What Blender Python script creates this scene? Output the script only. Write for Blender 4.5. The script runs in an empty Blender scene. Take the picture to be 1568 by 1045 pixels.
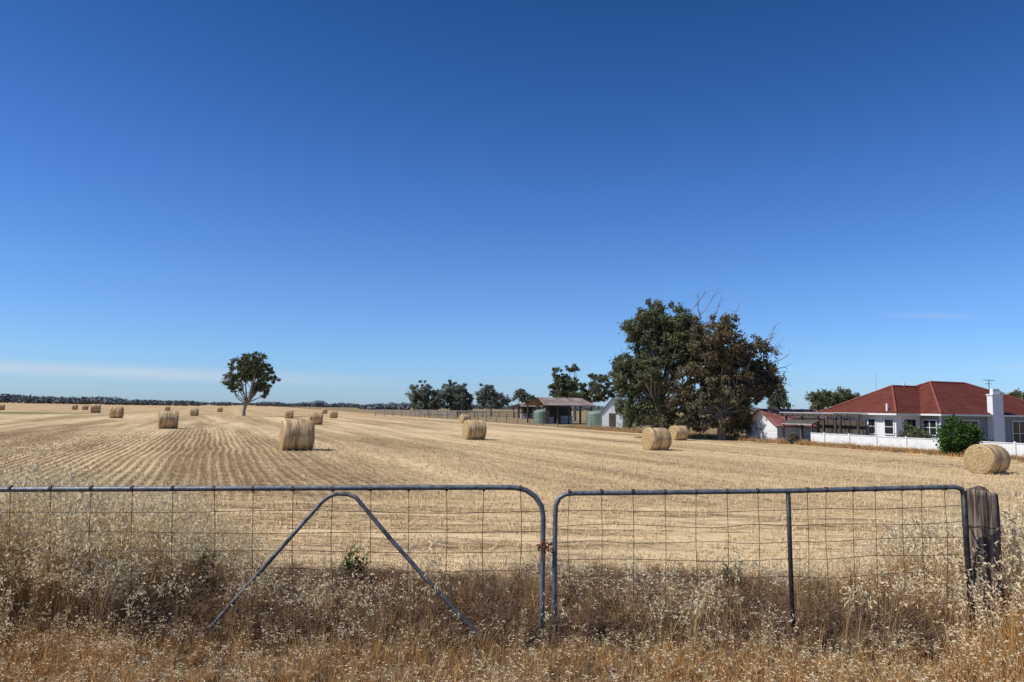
import bpy, math, random
import numpy as np
from mathutils import Vector, Matrix
random.seed(11); rng=np.random.default_rng(11)
scene=bpy.context.scene
rad=math.radians
# ------------------------------------------------------------ camera model
F=1132.0; CAM=Vector((0,0,1.75)); PITCH=rad(5.2); ROLL=rad(0.92)
fw=Vector((0,math.cos(PITCH),math.sin(PITCH)))
r0=Vector((1,0,0)); u0=Vector((0,-math.sin(PITCH),math.cos(PITCH)))
rt_=r0*math.cos(ROLL)+u0*math.sin(ROLL); up_=-r0*math.sin(ROLL)+u0*math.cos(ROLL)
FZ=-0.65
def ray(px,py): return fw*F+rt_*(px-784)+up_*(522.5-py)
def on_z(px,py,z=FZ):
    d=ray(px,py); return CAM+d*((z-CAM.z)/d.z)
def on_y(px,py,y):
    d=ray(px,py); return CAM+d*(y/d.y)
A0=Vector((28.4,41,0)); FA=rad(20)
U=Vector((-math.sin(FA),math.cos(FA),0)); V=Vector((math.cos(FA),math.sin(FA),0))
def farm(t,s,z=0): return A0+V*t+U*s+Vector((0,0,FZ+z))
def on_t(px,py,t):
    d=ray(px,py); k=((A0+V*t-CAM).dot(V))/d.dot(V); p=CAM+d*k
    return ((p-A0).dot(U), p.z-FZ)
def on_s(px,py,s):
    d=ray(px,py); k=((A0+U*s-CAM).dot(U))/d.dot(U); p=CAM+d*k
    return ((p-A0).dot(V), p.z-FZ)
def sst(x):
    x=np.clip(x,0,1); return x*x*(3-2*x)
def gz(x,y): return FZ*sst((np.asarray(y,float)-6.5)/6.5)
cam=bpy.data.cameras.new("camera"); co=bpy.data.objects.new("camera",cam)
scene.collection.objects.link(co); scene.camera=co
cam.sensor_width=36; cam.lens=36*F/1568; cam.clip_end=20000; cam.clip_start=0.05
m=Matrix((rt_,up_,-fw)).transposed().to_4x4(); m.translation=CAM; co.matrix_world=m
scene.view_settings.view_transform='Standard'; scene.view_settings.look='None'; scene.view_settings.exposure=0
# ------------------------------------------------------------ nodes helpers
class NT:
    def __init__(s,tree): s.t=tree; s.N=tree.nodes; s.L=tree.links
    def n(s,ty,**k):
        o=s.N.new(ty)
        for a,b in k.items(): setattr(o,a,b)
        return o
    def put(s,sock,v):
        if v is None: return
        if isinstance(v,bpy.types.NodeSocket): s.L.new(v,sock)
        else:
            if hasattr(sock.default_value,'__len__') and len(sock.default_value)==4 and len(v)==3: v=(*v,1)
            sock.default_value=v
    def m(s,op,a,b=None,c=None,clamp=False):
        o=s.n('ShaderNodeMath',operation=op,use_clamp=clamp)
        for i,v in enumerate((a,b,c)): s.put(o.inputs[i],v)
        return o.outputs[0]
    def mr(s,v,a,b,c=0.0,d=1.0,smooth=True):
        o=s.n('ShaderNodeMapRange',interpolation_type='SMOOTHSTEP' if smooth else 'LINEAR')
        for i,x in enumerate((v,a,b,c,d)): s.put(o.inputs[i],x)
        return o.outputs[0]
    def mix(s,f,a,b,mode='MIX'):
        o=s.n('ShaderNodeMix',data_type='RGBA',blend_type=mode)
        s.put(o.inputs[0],f); s.put(o.inputs[6],a); s.put(o.inputs[7],b); return o.outputs[2]
    def xyz(s,x,y,z=0.0):
        o=s.n('ShaderNodeCombineXYZ')
        for i,v in enumerate((x,y,z)): s.put(o.inputs[i],v)
        return o.outputs[0]
    def sep(s,v):
        o=s.n('ShaderNodeSeparateXYZ'); s.put(o.inputs[0],v); return o.outputs
    def noise(s,vec,scale=1.0,detail=3.0,rough=0.55,dist=0.0):
        o=s.n('ShaderNodeTexNoise'); s.put(o.inputs['Vector'],vec); o.inputs['Scale'].default_value=scale
        o.inputs['Detail'].default_value=detail; o.inputs['Roughness'].default_value=rough; o.inputs['Distortion'].default_value=dist
        return o.outputs[0]
    def bump(s,h,st=0.3,dist=0.02):
        o=s.n('ShaderNodeBump'); s.put(o.inputs['Height'],h); o.inputs['Strength'].default_value=st; o.inputs['Distance'].default_value=dist
        return o.outputs[0]
def newmat(name):
    mt=bpy.data.materials.new(name); mt.use_nodes=True
    nt=NT(mt.node_tree); b=mt.node_tree.nodes['Principled BSDF']; return mt,nt,b
def simple(name,c1,c2,scale=8.0,rough=0.8,metal=0.0,bump=0.2,bd=0.01,lo=0.3,hi=0.7,stretch=(1,1,1)):
    mt,nt,b=newmat(name)
    tc=nt.n('ShaderNodeTexCoord').outputs['Object']
    mp=nt.n('ShaderNodeMapping'); nt.put(mp.inputs['Vector'],tc); mp.inputs['Scale'].default_value=stretch
    v=nt.noise(mp.outputs[0],scale,5,0.6)
    f=nt.mr(v,lo,hi)
    nt.put(b.inputs['Base Color'],nt.mix(f,c1,c2)); b.inputs['Roughness'].default_value=rough; b.inputs['Metallic'].default_value=metal
    b.inputs['Specular IOR Level'].default_value=0.3
    if bump: nt.put(b.inputs['Normal'],nt.bump(v,bump,bd))
    return mt
def leafmat(name,c1,c2,c3,trans=0.25,big=0.35):
    mt,nt,b=newmat(name)
    g=nt.n('ShaderNodeNewGeometry'); isl=g.outputs['Random Per Island']
    oi=nt.n('ShaderNodeObjectInfo').outputs['Random']
    nz=nt.noise(g.outputs['Position'],big,1)
    c=nt.mix(isl,c1,c2)
    f=nt.m('ADD',nt.mr(nz,0.4,0.65,0,0.6),nt.m('MULTIPLY',oi,0.4),clamp=True)
    c=nt.mix(f,c,c3)
    d=nt.n('ShaderNodeBsdfDiffuse'); nt.put(d.inputs[0],c); out=d.outputs[0]
    if trans>0:
        tr=nt.n('ShaderNodeBsdfTranslucent'); nt.put(tr.inputs[0],c)
        mx=nt.n('ShaderNodeMixShader'); mx.inputs[0].default_value=trans
        nt.L.new(out,mx.inputs[1]); nt.L.new(tr.outputs[0],mx.inputs[2]); out=mx.outputs[0]
    nt.N.remove(b)
    nt.L.new(out,nt.N['Material Output'].inputs[0]); return mt
# ------------------------------------------------------------ mesh helpers
class MB:
    def __init__(s): s.v=[]; s.f=[]; s.m=[]
    def add(s,vs,fs,mat=0):
        o=len(s.v); s.v+= [tuple(a) for a in vs]; s.f+=[tuple(i+o for i in f) for f in fs]; s.m+=[mat]*len(fs)
    def box(s,a,b,mat=0):
        x0,y0,z0=[min(p,q) for p,q in zip(a,b)]; x1,y1,z1=[max(p,q) for p,q in zip(a,b)]
        s.add([(x0,y0,z0),(x1,y0,z0),(x1,y1,z0),(x0,y1,z0),(x0,y0,z1),(x1,y0,z1),(x1,y1,z1),(x0,y1,z1)],
              [(0,3,2,1),(4,5,6,7),(0,1,5,4),(1,2,6,5),(2,3,7,6),(3,0,4,7)],mat)
    def tube(s,path,r,seg=8,mat=0,r2=None,cap=True,closed=False):
        P=[Vector(p) for p in path]; n=len(P)
        if n<2: return
        vs=[]; prev=None
        for i,p in enumerate(P):
            if closed: d=(P[(i+1)%n]-P[i-1])
            else: d=(P[min(i+1,n-1)]-P[max(i-1,0)])
            d.normalize()
            if prev is None:
                a=Vector((0,0,1)) if abs(d.z)<0.9 else Vector((1,0,0)); x=d.cross(a).normalized()
            else:
                x=(prev-d*prev.dot(d)).normalized()
            prev=x; y=d.cross(x)
            rr=r if r2 is None else r+(r2-r)*i/(n-1)
            for k in range(seg):
                a=2*math.pi*k/seg; vs.append(p+x*math.cos(a)*rr+y*math.sin(a)*rr)
        fs=[]
        for i in range(n if closed else n-1):
            j=(i+1)%n
            for k in range(seg):
                fs.append((i*seg+k,i*seg+(k+1)%seg,j*seg+(k+1)%seg,j*seg+k))
        if cap and not closed:
            fs.append(tuple(range(seg-1,-1,-1))); fs.append(tuple((n-1)*seg+k for k in range(seg)))
        s.add(vs,fs,mat)
    def obj(s,name,mats,parent=None,smooth=False,link=True,off=None):
        me=bpy.data.meshes.new(name)
        vs=s.v if off is None else [(a-off[0],b-off[1],c-off[2]) for a,b,c in s.v]
        me.from_pydata(vs,[],s.f); 
        for mt in mats: me.materials.append(mt)
        me.polygons.foreach_set('material_index',s.m)
        if smooth: me.polygons.foreach_set('use_smooth',[True]*len(s.f))
        me.update(); o=bpy.data.objects.new(name,me)
        if link: scene.collection.objects.link(o)
        if parent: o.parent=parent
        return o
def empty(name,loc,rz=0):
    e=bpy.data.objects.new(name,None); scene.collection.objects.link(e); e.location=loc; e.rotation_euler=(0,0,rz); e.empty_display_size=0.3
    return e
def quads_obj(name,V4,mat,parent=None):
    n=len(V4); me=bpy.data.meshes.new(name)
    me.vertices.add(n*4); me.vertices.foreach_set('co',V4.reshape(-1).astype(np.float32))
    me.loops.add(n*4); me.loops.foreach_set('vertex_index',np.arange(n*4,dtype=np.int32))
    me.polygons.add(n); me.polygons.foreach_set('loop_start',np.arange(0,n*4,4,dtype=np.int32))
    try: me.polygons.foreach_set('loop_total',np.full(n,4,dtype=np.int32))
    except Exception: pass
    me.materials.append(mat); me.update(calc_edges=True); me.validate()
    o=bpy.data.objects.new(name,me); scene.collection.objects.link(o)
    if parent: o.parent=parent
    return o
def leaf_quads(P,size,asp=0.5,zflat=0.0):
    n=len(P); a=rng.normal(size=(n,3)); a[:,2]*=(1-zflat); a/=np.linalg.norm(a,axis=1)[:,None]
    b=rng.normal(size=(n,3)); b-=a*(a*b).sum(1)[:,None]; b/=np.linalg.norm(b,axis=1)[:,None]
    s=(size*rng.uniform(0.5,1.3,n))[:,None]
    a=a*s; b=b*s*asp
    return np.stack([P-a,P-b*0.9,P+a,P+b],axis=1)
def scatter(name,P,rot,scl,idx,protos):
    col=bpy.data.collections.new(name+"_source")
    for i,p in enumerate(protos):
        p.name="%s_part_%02d"%(name,i); col.objects.link(p)
    me=bpy.data.meshes.new(name); n=len(P); me.vertices.add(n); me.vertices.foreach_set('co',np.asarray(P,np.float32).reshape(-1))
    a=me.attributes.new('rot','FLOAT_VECTOR','POINT'); a.data.foreach_set('vector',np.asarray(rot,np.float32).reshape(-1))
    a=me.attributes.new('scl','FLOAT_VECTOR','POINT'); a.data.foreach_set('vector',np.asarray(scl,np.float32).reshape(-1))
    a=me.attributes.new('idx','INT','POINT'); a.data.foreach_set('value',np.asarray(idx,np.int32))
    o=bpy.data.objects.new(name,me); scene.collection.objects.link(o)
    ng=bpy.data.node_groups.new(name+"_nodes",'GeometryNodeTree')
    ng.interface.new_socket('Geometry',in_out='INPUT',socket_type='NodeSocketGeometry')
    ng.interface.new_socket('Geometry',in_out='OUTPUT',socket_type='NodeSocketGeometry')
    N=ng.nodes; L=ng.links
    gi=N.new('NodeGroupInput'); go=N.new('NodeGroupOutput'); ip=N.new('GeometryNodeInstanceOnPoints'); ci=N.new('GeometryNodeCollectionInfo')
    ci.inputs['Collection'].default_value=col; ci.inputs['Separate Children'].default_value=True; ci.inputs['Reset Children'].default_value=True
    def na(nm,ty):
        q=N.new('GeometryNodeInputNamedAttribute'); q.data_type=ty; q.inputs['Name'].default_value=nm; return q.outputs['Attribute']
    L.new(gi.outputs[0],ip.inputs['Points']); L.new(ci.outputs[0],ip.inputs['Instance']); ip.inputs['Pick Instance'].default_value=True
    L.new(na('idx','INT'),ip.inputs['Instance Index']); L.new(na('rot','FLOAT_VECTOR'),ip.inputs['Rotation']); L.new(na('scl','FLOAT_VECTOR'),ip.inputs['Scale'])
    L.new(ip.outputs[0],go.inputs[0])
    md=o.modifiers.new("scatter",'NODES'); md.node_group=ng
    return o
# ------------------------------------------------------------ sun + sky
SAZ=rad(-106); SEL=rad(50)
sd=Vector((math.sin(SAZ)*math.cos(SEL),math.cos(SAZ)*math.cos(SEL),math.sin(SEL)))
sl=bpy.data.lights.new("sun",'SUN'); sl.energy=5.0; sl.angle=rad(0.5); sl.color=(1,0.96,0.90)
so=bpy.data.objects.new("sun",sl); scene.collection.objects.link(so); so.rotation_euler=sd.to_track_quat('Z','Y').to_euler(); so.location=(-20,0,30)
w=bpy.data.worlds.new("World"); scene.world=w; w.use_nodes=True
nt=NT(w.node_tree); bg=nt.N['Background']
sky=nt.n('ShaderNodeTexSky',sky_type='NISHITA'); sky.sun_disc=False; sky.sun_elevation=SEL; sky.sun_rotation=SAZ
sky.air_density=1.0; sky.dust_density=0.25; sky.ozone_density=3.0; sky.altitude=0
hs=nt.n('ShaderNodeHueSaturation'); hs.inputs['Saturation'].default_value=1.15; nt.L.new(sky.outputs[0],hs.inputs['Color'])
dx,dy,dz=nt.sep(nt.n('ShaderNodeTexCoord').outputs['Generated'])[0:3]
rp=nt.n('ShaderNodeValToRGB'); nt.put(rp.inputs[0],dz); cr=rp.color_ramp
cr.elements[0].position=0.0; cr.elements[0].color=(.62,.92,1.60,1); cr.elements[1].position=.5; cr.elements[1].color=(.28,.56,.88,1)
for p_,c_ in ((.06,(.64,.93,1.46)),(.155,(.68,.92,1.34)),(.28,(.55,.80,1.24)),(.40,(.40,.66,1.04)),(1.0,(.33,.6,.9))):
    e_=cr.elements.new(p_); e_.color=(*c_,1)
graded=nt.mix(1.0,hs.outputs[0],rp.outputs[0],'MULTIPLY')
az=nt.m('DIVIDE',dx,nt.m('MAXIMUM',dy,0.05)); el=nt.m('DIVIDE',dz,nt.m('MAXIMUM',dy,0.05))
front=nt.m('GREATER_THAN',dy,0.1)
cn=nt.noise(nt.xyz(nt.m('MULTIPLY',az,4.0),nt.m('MULTIPLY',el,110.0)),1.0,4,0.55,0.3)
elc=nt.m('ADD',0.044,nt.m('MULTIPLY',nt.m('ADD',az,0.69),-0.022))
de=nt.m('ABSOLUTE',nt.m('SUBTRACT',el,elc))
c1=nt.m('MULTIPLY',nt.mr(de,0.0,0.015,1.0,0.0),nt.mr(az,-0.5,-0.06,1.0,0.0))
c1=nt.m('MULTIPLY',c1,nt.mr(cn,0.2,0.6,0.45,1.0))
de2=nt.m('ABSOLUTE',nt.m('SUBTRACT',el,0.135)); c2=nt.m('MULTIPLY',nt.mr(de2,0.0,0.006,1.0,0.0),nt.m('MULTIPLY',nt.mr(az,0.48,0.55),nt.mr(az,0.58,0.66,1.0,0.0)))
de3=nt.m('ABSOLUTE',nt.m('SUBTRACT',el,0.068)); c3=nt.m('MULTIPLY',nt.mr(de3,0.0,0.008,1.0,0.0),nt.mr(az,0.58,0.7))
cc=nt.m('MULTIPLY',nt.m('ADD',nt.m('MULTIPLY',c1,0.68),nt.m('MULTIPLY',nt.m('ADD',c2,c3),nt.mr(cn,0.35,0.7,0.05,0.22))),front,clamp=True)
nt.put(bg.inputs[0],nt.mix(cc,graded,(5.8,6.7,7.8))); bg.inputs[1].default_value=0.10
# ------------------------------------------------------------ ground
RA=rad(21.8)
gm,nt,b=newmat("stubble_ground")
pos=nt.n('ShaderNodeNewGeometry').outputs['Position']; x,y,z=nt.sep(pos)[0:3]
rt=nt.m('ADD',nt.m('MULTIPLY',x,math.cos(RA)),nt.m('MULTIPLY',y,math.sin(RA)))
rs=nt.m('SUBTRACT',nt.m('MULTIPLY',y,math.cos(RA)),nt.m('MULTIPLY',x,math.sin(RA)))
wob=nt.m('MULTIPLY',nt.noise(nt.xyz(nt.m('MULTIPLY',rt,0.05),nt.m('MULTIPLY',rs,0.05)),1,2),1.2)
rtw=nt.m('ADD',rt,wob)
row=nt.m('MULTIPLY',nt.m('ADD',nt.m('SINE',nt.m('MULTIPLY',rtw,2*math.pi/0.34)),1.0),0.5)
fine=nt.noise(nt.xyz(nt.m('MULTIPLY',rt,6.0),nt.m('MULTIPLY',rs,0.7)),1,4,0.65)
med=nt.noise(nt.xyz(nt.m('MULTIPLY',rt,1.1),nt.m('MULTIPLY',rs,0.05)),1,4,0.65)
broad=nt.noise(nt.xyz(nt.m('MULTIPLY',rt,0.20),nt.m('MULTIPLY',rs,0.012)),1,3,0.6)
hfine=nt.noise(nt.xyz(nt.m('MULTIPLY',x,0.9),nt.m('MULTIPLY',y,5.0)),1,4,0.65)
hmed=nt.noise(nt.xyz(nt.m('MULTIPLY',x,0.12),nt.m('MULTIPLY',y,1.1)),1,4,0.6)
grit=nt.noise(pos,28,4,0.7); patch=nt.noise(pos,0.12,3,0.5); blot=nt.noise(pos,1.1,6,0.75)
rowfade=nt.mr(y,30,95,1.0,0.2)
leftm=nt.mr(rt,-2.0,8.0,1.0,0.15)
fieldv=nt.m('ADD',nt.m('MULTIPLY',nt.mr(med,0.3,0.7),0.38),nt.m('MULTIPLY',nt.mr(broad,0.38,0.62),0.48))
fieldv=nt.m('ADD',fieldv,nt.m('MULTIPLY',nt.mr(fine,0.3,0.7),0.28))
fieldv=nt.m('SUBTRACT',fieldv,nt.m('MULTIPLY',nt.m('MULTIPLY',row,rowfade),nt.m('MULTIPLY',leftm,0.66)))
headv=nt.m('ADD',nt.m('MULTIPLY',nt.mr(hfine,0.3,0.7),0.5),nt.m('MULTIPLY',nt.mr(hmed,0.40,0.60),0.75))
hm=nt.mr(nt.m('ADD',y,nt.m('MULTIPLY',nt.noise(pos,0.4,2),3.0)),19.5,21.5)
val=nt.m('ADD',nt.m('MULTIPLY',fieldv,hm),nt.m('MULTIPLY',headv,nt.m('SUBTRACT',1.0,hm)))
val=nt.m('ADD',val,nt.m('MULTIPLY',nt.m('SUBTRACT',grit,0.5),0.7))
val=nt.m('ADD',val,nt.m('MULTIPLY',nt.m('SUBTRACT',blot,0.5),1.3))
col=nt.mix(nt.m('ADD',val,0.0,clamp=True),(0.21,0.135,0.062),(0.76,0.575,0.325))
col=nt.mix(nt.mr(patch,0.5,0.75,0,0.3),col,(0.52,0.37,0.19))
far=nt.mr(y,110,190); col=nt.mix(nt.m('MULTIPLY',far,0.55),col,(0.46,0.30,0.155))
gs=nt.m('MULTIPLY',nt.mr(y,128,134),nt.mr(y,150,160,1.0,0.0)); gs=nt.m('MULTIPLY',gs,nt.mr(x,-92,-78,1.0,0.0))
col=nt.mix(nt.m('MULTIPLY',gs,0.8),col,(0.12,0.15,0.05))
gp=nt.m('MULTIPLY',nt.m('MULTIPLY',nt.mr(x,-14,-9,1.0,0.0),nt.mr(y,18,21)),nt.m('MULTIPLY',nt.mr(y,23,28,1.0,0.0),nt.mr(patch,0.35,0.6)))
col=nt.mix(nt.m('MULTIPLY',gp,0.6),col,(0.20,0.20,0.08))
tt=nt.m('ADD',nt.m('MULTIPLY',nt.m('SUBTRACT',x,28.4),V.x),nt.m('MULTIPLY',nt.m('SUBTRACT',y,41.0),V.y))
bm=nt.m('MULTIPLY',nt.mr(nt.m('ADD',tt,nt.m('MULTIPLY',patch,2.0)),-1.0,0.6),nt.mr(y,25,30))
col=nt.mix(bm,col,nt.mix(nt.noise(pos,0.5,5,0.6),(0.17,0.12,0.06),(0.36,0.27,0.14)))
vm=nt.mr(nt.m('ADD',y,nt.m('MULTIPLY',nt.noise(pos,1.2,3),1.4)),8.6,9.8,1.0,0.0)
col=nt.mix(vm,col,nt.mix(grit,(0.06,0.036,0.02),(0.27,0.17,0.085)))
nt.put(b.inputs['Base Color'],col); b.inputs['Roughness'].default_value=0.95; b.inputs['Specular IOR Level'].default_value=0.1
nt.put(b.inputs['Normal'],nt.bump(nt.m('ADD',val,grit),0.6,0.05))
xs=sorted(set([-6000,-3000,-1500,-800,-400,-200,-100,-60,-30]+[i*1.0 for i in range(-16,17)]+[30,60,100,200,400,800,1500,3000,6000]))
ys=sorted(set([-3000,-800,-200,-50,-10,0,2,4]+[5+i*0.4 for i in range(26)]+[16,18,22,30,45,70,120,200,400,900,2000,4000,9000]))
mb=MB(); nx=len(xs)
for yy in ys:
    for xx in xs:
        zz=float(gz(xx,yy))
        if 2<yy<14 and abs(xx)<16: zz+=0.03*math.sin(xx*1.7+yy)*math.sin(yy*2.1+0.6*xx)
        mb.v.append((xx,yy,zz))
for j in range(len(ys)-1):
    for i in range(nx-1): mb.f.append((j*nx+i,j*nx+i+1,(j+1)*nx+i+1,(j+1)*nx+i)); mb.m.append(0)
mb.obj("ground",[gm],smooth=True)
# ------------------------------------------------------------ grass prototypes
M_tan=leafmat("dry_grass",(0.74,0.54,0.28),(0.36,0.22,0.10),(0.36,0.23,0.105),0.25,1.2)
M_org=leafmat("rust_grass",(0.68,0.36,0.12),(0.38,0.17,0.052),(0.62,0.40,0.17),0.3,1.2)
M_oat=leafmat("oat_heads",(0.90,0.80,0.54),(0.76,0.60,0.34),(0.84,0.70,0.44),0.3,1.2)
M_grey=leafmat("grey_weeds",(0.25,0.17,0.105),(0.12,0.073,0.047),(0.20,0.13,0.08),0.0,1.2)
M_stub=leafmat("stubble_straw",(0.82,0.645,0.385),(0.54,0.39,0.20),(0.69,0.52,0.295),0.0,0.8)
M_gr=leafmat("green_weed",(0.07,0.11,0.035),(0.12,0.15,0.05),(0.09,0.10,0.04),0.2,1.2)
def blade(mb,base,ang,h,wd,bend,mat,seg=3,tip=0.15):
    d=Vector((math.cos(ang),math.sin(ang),0)); a2=random.uniform(0,6.28); sd_=Vector((math.cos(a2),math.sin(a2),0))
    vs=[]
    for i in range(seg+1):
        f=i/seg; p=Vector(base)+Vector((0,0,h*f*(1-0.25*bend*f)))+d*(h*bend*f*f*0.8)
        ww=wd*(1-(1-tip)*f)*0.5; vs+= [p-sd_*ww,p+sd_*ww]
    mb.add(vs,[(2*i,2*i+1,2*i+3,2*i+2) for i in range(seg)],mat)
    return Vector(base)+Vector((0,0,h*(1-0.25*bend)))+d*(h*bend*0.8),d
def spikelet(mb,p,L,wd,mat):
    a=random.uniform(0,6.28); d=Vector((math.cos(a)*0.5,math.sin(a)*0.5,random.uniform(-1,0.4))).normalized(); s=d.cross(Vector((math.sin(a),-math.cos(a),0.3))).normalized()
    mb.add([p,p+d*L*0.45+s*wd,p+d*L,p+d*L*0.45-s*wd],[(0,1,2,3)],mat)
def p_grass(n,h,wd,mats,spread=0.09,oats=0,bend=0.5):
    mb=MB()
    for i in range(n):
        a=random.uniform(0,6.28); r=random.uniform(0,spread)
        blade(mb,(math.cos(a)*r,math.sin(a)*r,-0.02),random.uniform(0,6.28),h*random.uniform(0.35,1.0),wd*random.uniform(0.6,1.3),random.uniform(0.05,bend)*random.uniform(0.4,1.6),0)
    for i in range(oats):
        a=random.uniform(0,6.28); r=random.uniform(0,spread)
        hh=h*random.uniform(0.85,1.35)
        tip,d=blade(mb,(math.cos(a)*r,math.sin(a)*r,-0.02),random.uniform(0,6.28),hh,wd*0.6,random.uniform(0.1,0.5),0,4,0.5)
        for k in range(random.randint(5,9)):
            q=tip+Vector((random.gauss(0,0.016),random.gauss(0,0.016),random.uniform(-0.10,0.02)))-d*random.uniform(0,0.03)
            spikelet(mb,q,random.uniform(0.028,0.045),random.uniform(0.004,0.007),1)
    return mb.obj("p",mats,link=False)
def p_twig(h,mats):
    mb=MB()
    for i in range(8):
        a=random.uniform(0,6.28); hh=h*random.uniform(0.5,1.0); d=Vector((math.cos(a),math.sin(a),0))
        base=Vector((random.gauss(0,0.05),random.gauss(0,0.05),-0.02)); P=[base]
        for k in range(1,5): P.append(base+d*hh*0.45*(k/4)**1.2+Vector((random.gauss(0,0.01),random.gauss(0,0.01),hh*k/4)))
        mb.tube(P,0.0035,3,0,0.0013,cap=False)
        for k in range(1,5):
            for q in range(3):
                a2=random.uniform(0,6.28); L=hh*random.uniform(0.15,0.35); e=P[k]+Vector((math.cos(a2)*L,math.sin(a2)*L,L*random.uniform(0.1,1.0)))
                mb.tube([P[k],e],0.002,3,0,0.001,cap=False)
                if random.random()<0.5:
                    for _ in range(3): spikelet(mb,e+Vector((random.gauss(0,.01),random.gauss(0,.01),random.gauss(0,.01))),0.026,0.005,0)
    return mb.obj("p",mats,link=False)
def p_stub(length,n,h,wd,flat=4):
    mb=MB()
    for i in range(n):
        blade(mb,(random.uniform(-length/2,length/2),random.gauss(0,0.022),-0.01),random.uniform(0,6.28),h*random.uniform(0.5,1.1),wd*random.uniform(0.7,1.3),random.uniform(0,0.5),0,1,0.8)
    for i in range(flat):
        a=random.gauss(0,0.8); L=random.uniform(0.08,0.2); c=Vector((random.uniform(-length/2,length/2),random.gauss(0,0.08),random.uniform(0.01,0.06))); d=Vector((math.cos(a),math.sin(a),random.uniform(-.15,.15)))*L; s=Vector((-d.y,d.x,0)).normalized()*wd*0.5
        mb.add([c-d-s,c+d-s,c+d+s,c-d+s],[(0,1,2,3)],0)
    return mb.obj("p",[M_stub],link=False)
P=[];R=[];S=[]
yy=8.3
while yy<20.5:
    hw=yy*0.74+1.0
    for xx in np.arange(-hw,hw,0.24):
        if random.random()<0.32+0.38*math.sin(xx*.5+yy*2.1)*math.sin(yy*2.6+xx*.15): continue
        X=xx+random.gauss(0,0.07); Y=yy+0.25*math.sin(xx*0.25)+random.gauss(0,0.05)
        P.append((X,Y,float(gz(X,Y)))); R.append((0,0,random.gauss(0,0.2)+(math.pi if random.random()<.5 else 0))); k=random.uniform(0.5,1.2); S.append((1.15,1.15,k))
    yy+=0.35
scatter("stubble_headland",P,R,S,rng.integers(0,5,len(P)),[p_stub(0.28,13,0.13,0.009,8) for _ in range(5)])
P=[];R=[];S=[]
ca,sa=math.cos(RA),math.sin(RA)
for r in np.arange(-60,90,0.34):
    for s_ in np.arange(10,80,0.5):
        X=r*ca-s_*sa; Y=r*sa+s_*ca
        if Y<20+math.sin(X*.4) or Y>56 or abs(X)>Y*0.73+1: continue
        if (X-28.4)*V.x+(Y-41)*V.y>-1.0: continue
        if random.random()<(Y-20)/45: continue
        j=.02 if r<4 else .10
        P.append((X+random.gauss(0,j),Y,FZ)); R.append((0,0,RA+math.pi/2)); k=random.uniform(.6,1.0); S.append((1.2,1.0,k))
scatter("stubble_rows",P,R,S,rng.integers(0,4,len(P)),[p_stub(0.48,14,0.12,0.012,4) for _ in range(4)])
# ---- verge grass
protos=[p_grass(24,0.42,0.009,[M_tan,M_oat],oats=1),p_grass(20,0.5,0.008,[M_tan,M_oat],oats=4),
        p_grass(28,0.46,0.008,[M_org,M_oat],oats=0),p_grass(22,0.5,0.008,[M_org,M_oat],oats=2),
        p_grass(10,0.62,0.008,[M_tan,M_oat],oats=7),p_grass(8,0.6,0.008,[M_tan,M_oat],oats=9,bend=.3),
        p_twig(0.4,[M_grey]),p_twig(0.34,[M_grey]),p_grass(24,0.3,0.009,[M_grey,M_oat],bend=0.9)]
P=[];R=[];S=[];I=[]
for _ in range(7000):
    Y=random.uniform(4.0,9.2); X=random.uniform(-Y*0.72-0.5,Y*0.72+0.5)
    edge=8.5+0.5*math.sin(X*1.3)+0.3*math.sin(X*3.1)
    if X<-3.5: edge+=0.5
    if Y>edge: continue
    patchy=0.5+0.5*math.sin(X*2.3+1.7*math.sin(Y*1.9))
    front=Y<5.5
    if front:
        L_=float(sst((-2.75-X)/1.0)); R_=float(sst((X-2.7)/1.1))
        k=0.40+0.70*L_*(0.5+.5*patchy)+0.95*R_
        if X>0.9 or X<-2.2: i=random.choice([2,2,2,3,3,3,4,1] if random.random()<.7 else [0,1,0])
        else: i=random.choice([0,1,2,3,0,8,0,1])
    else:
        L_=float(sst((-2.4-X)/1.5)); R_=float(sst((X-2.9)/1.2))
        k=0.62+1.0*L_+0.75*R_
        if X<-2.8: i=random.choice([5,4,5,1,1,5,8])
        elif X>3.3: i=random.choice([2,3,1,4,5,0])
        else: i=random.choice([6,7,8,8,0,6,2,7,7] if patchy<.75 else [0,1,4,6,8,7])
        if Y>7.2: k*=0.8
    k*=random.uniform(0.55,1.12)
    P.append((X,Y,float(gz(X,Y)))); R.append((random.gauss(0,.14),random.gauss(0,.14),random.uniform(0,6.28))); q=max(k,.45)**.5; S.append((q,q,k)); I.append(i)
for _ in range(80):
    Y=random.uniform(4.9,6.6); X=random.uniform(-4.6,4.6); k=random.uniform(.7,1.05)
    P.append((X,Y,float(gz(X,Y)))); R.append((random.gauss(0,.1),random.gauss(0,.1),random.uniform(0,6.28))); S.append((.7,.7,k)); I.append(5)
scatter("verge_grass",P,R,S,I,protos)
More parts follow.
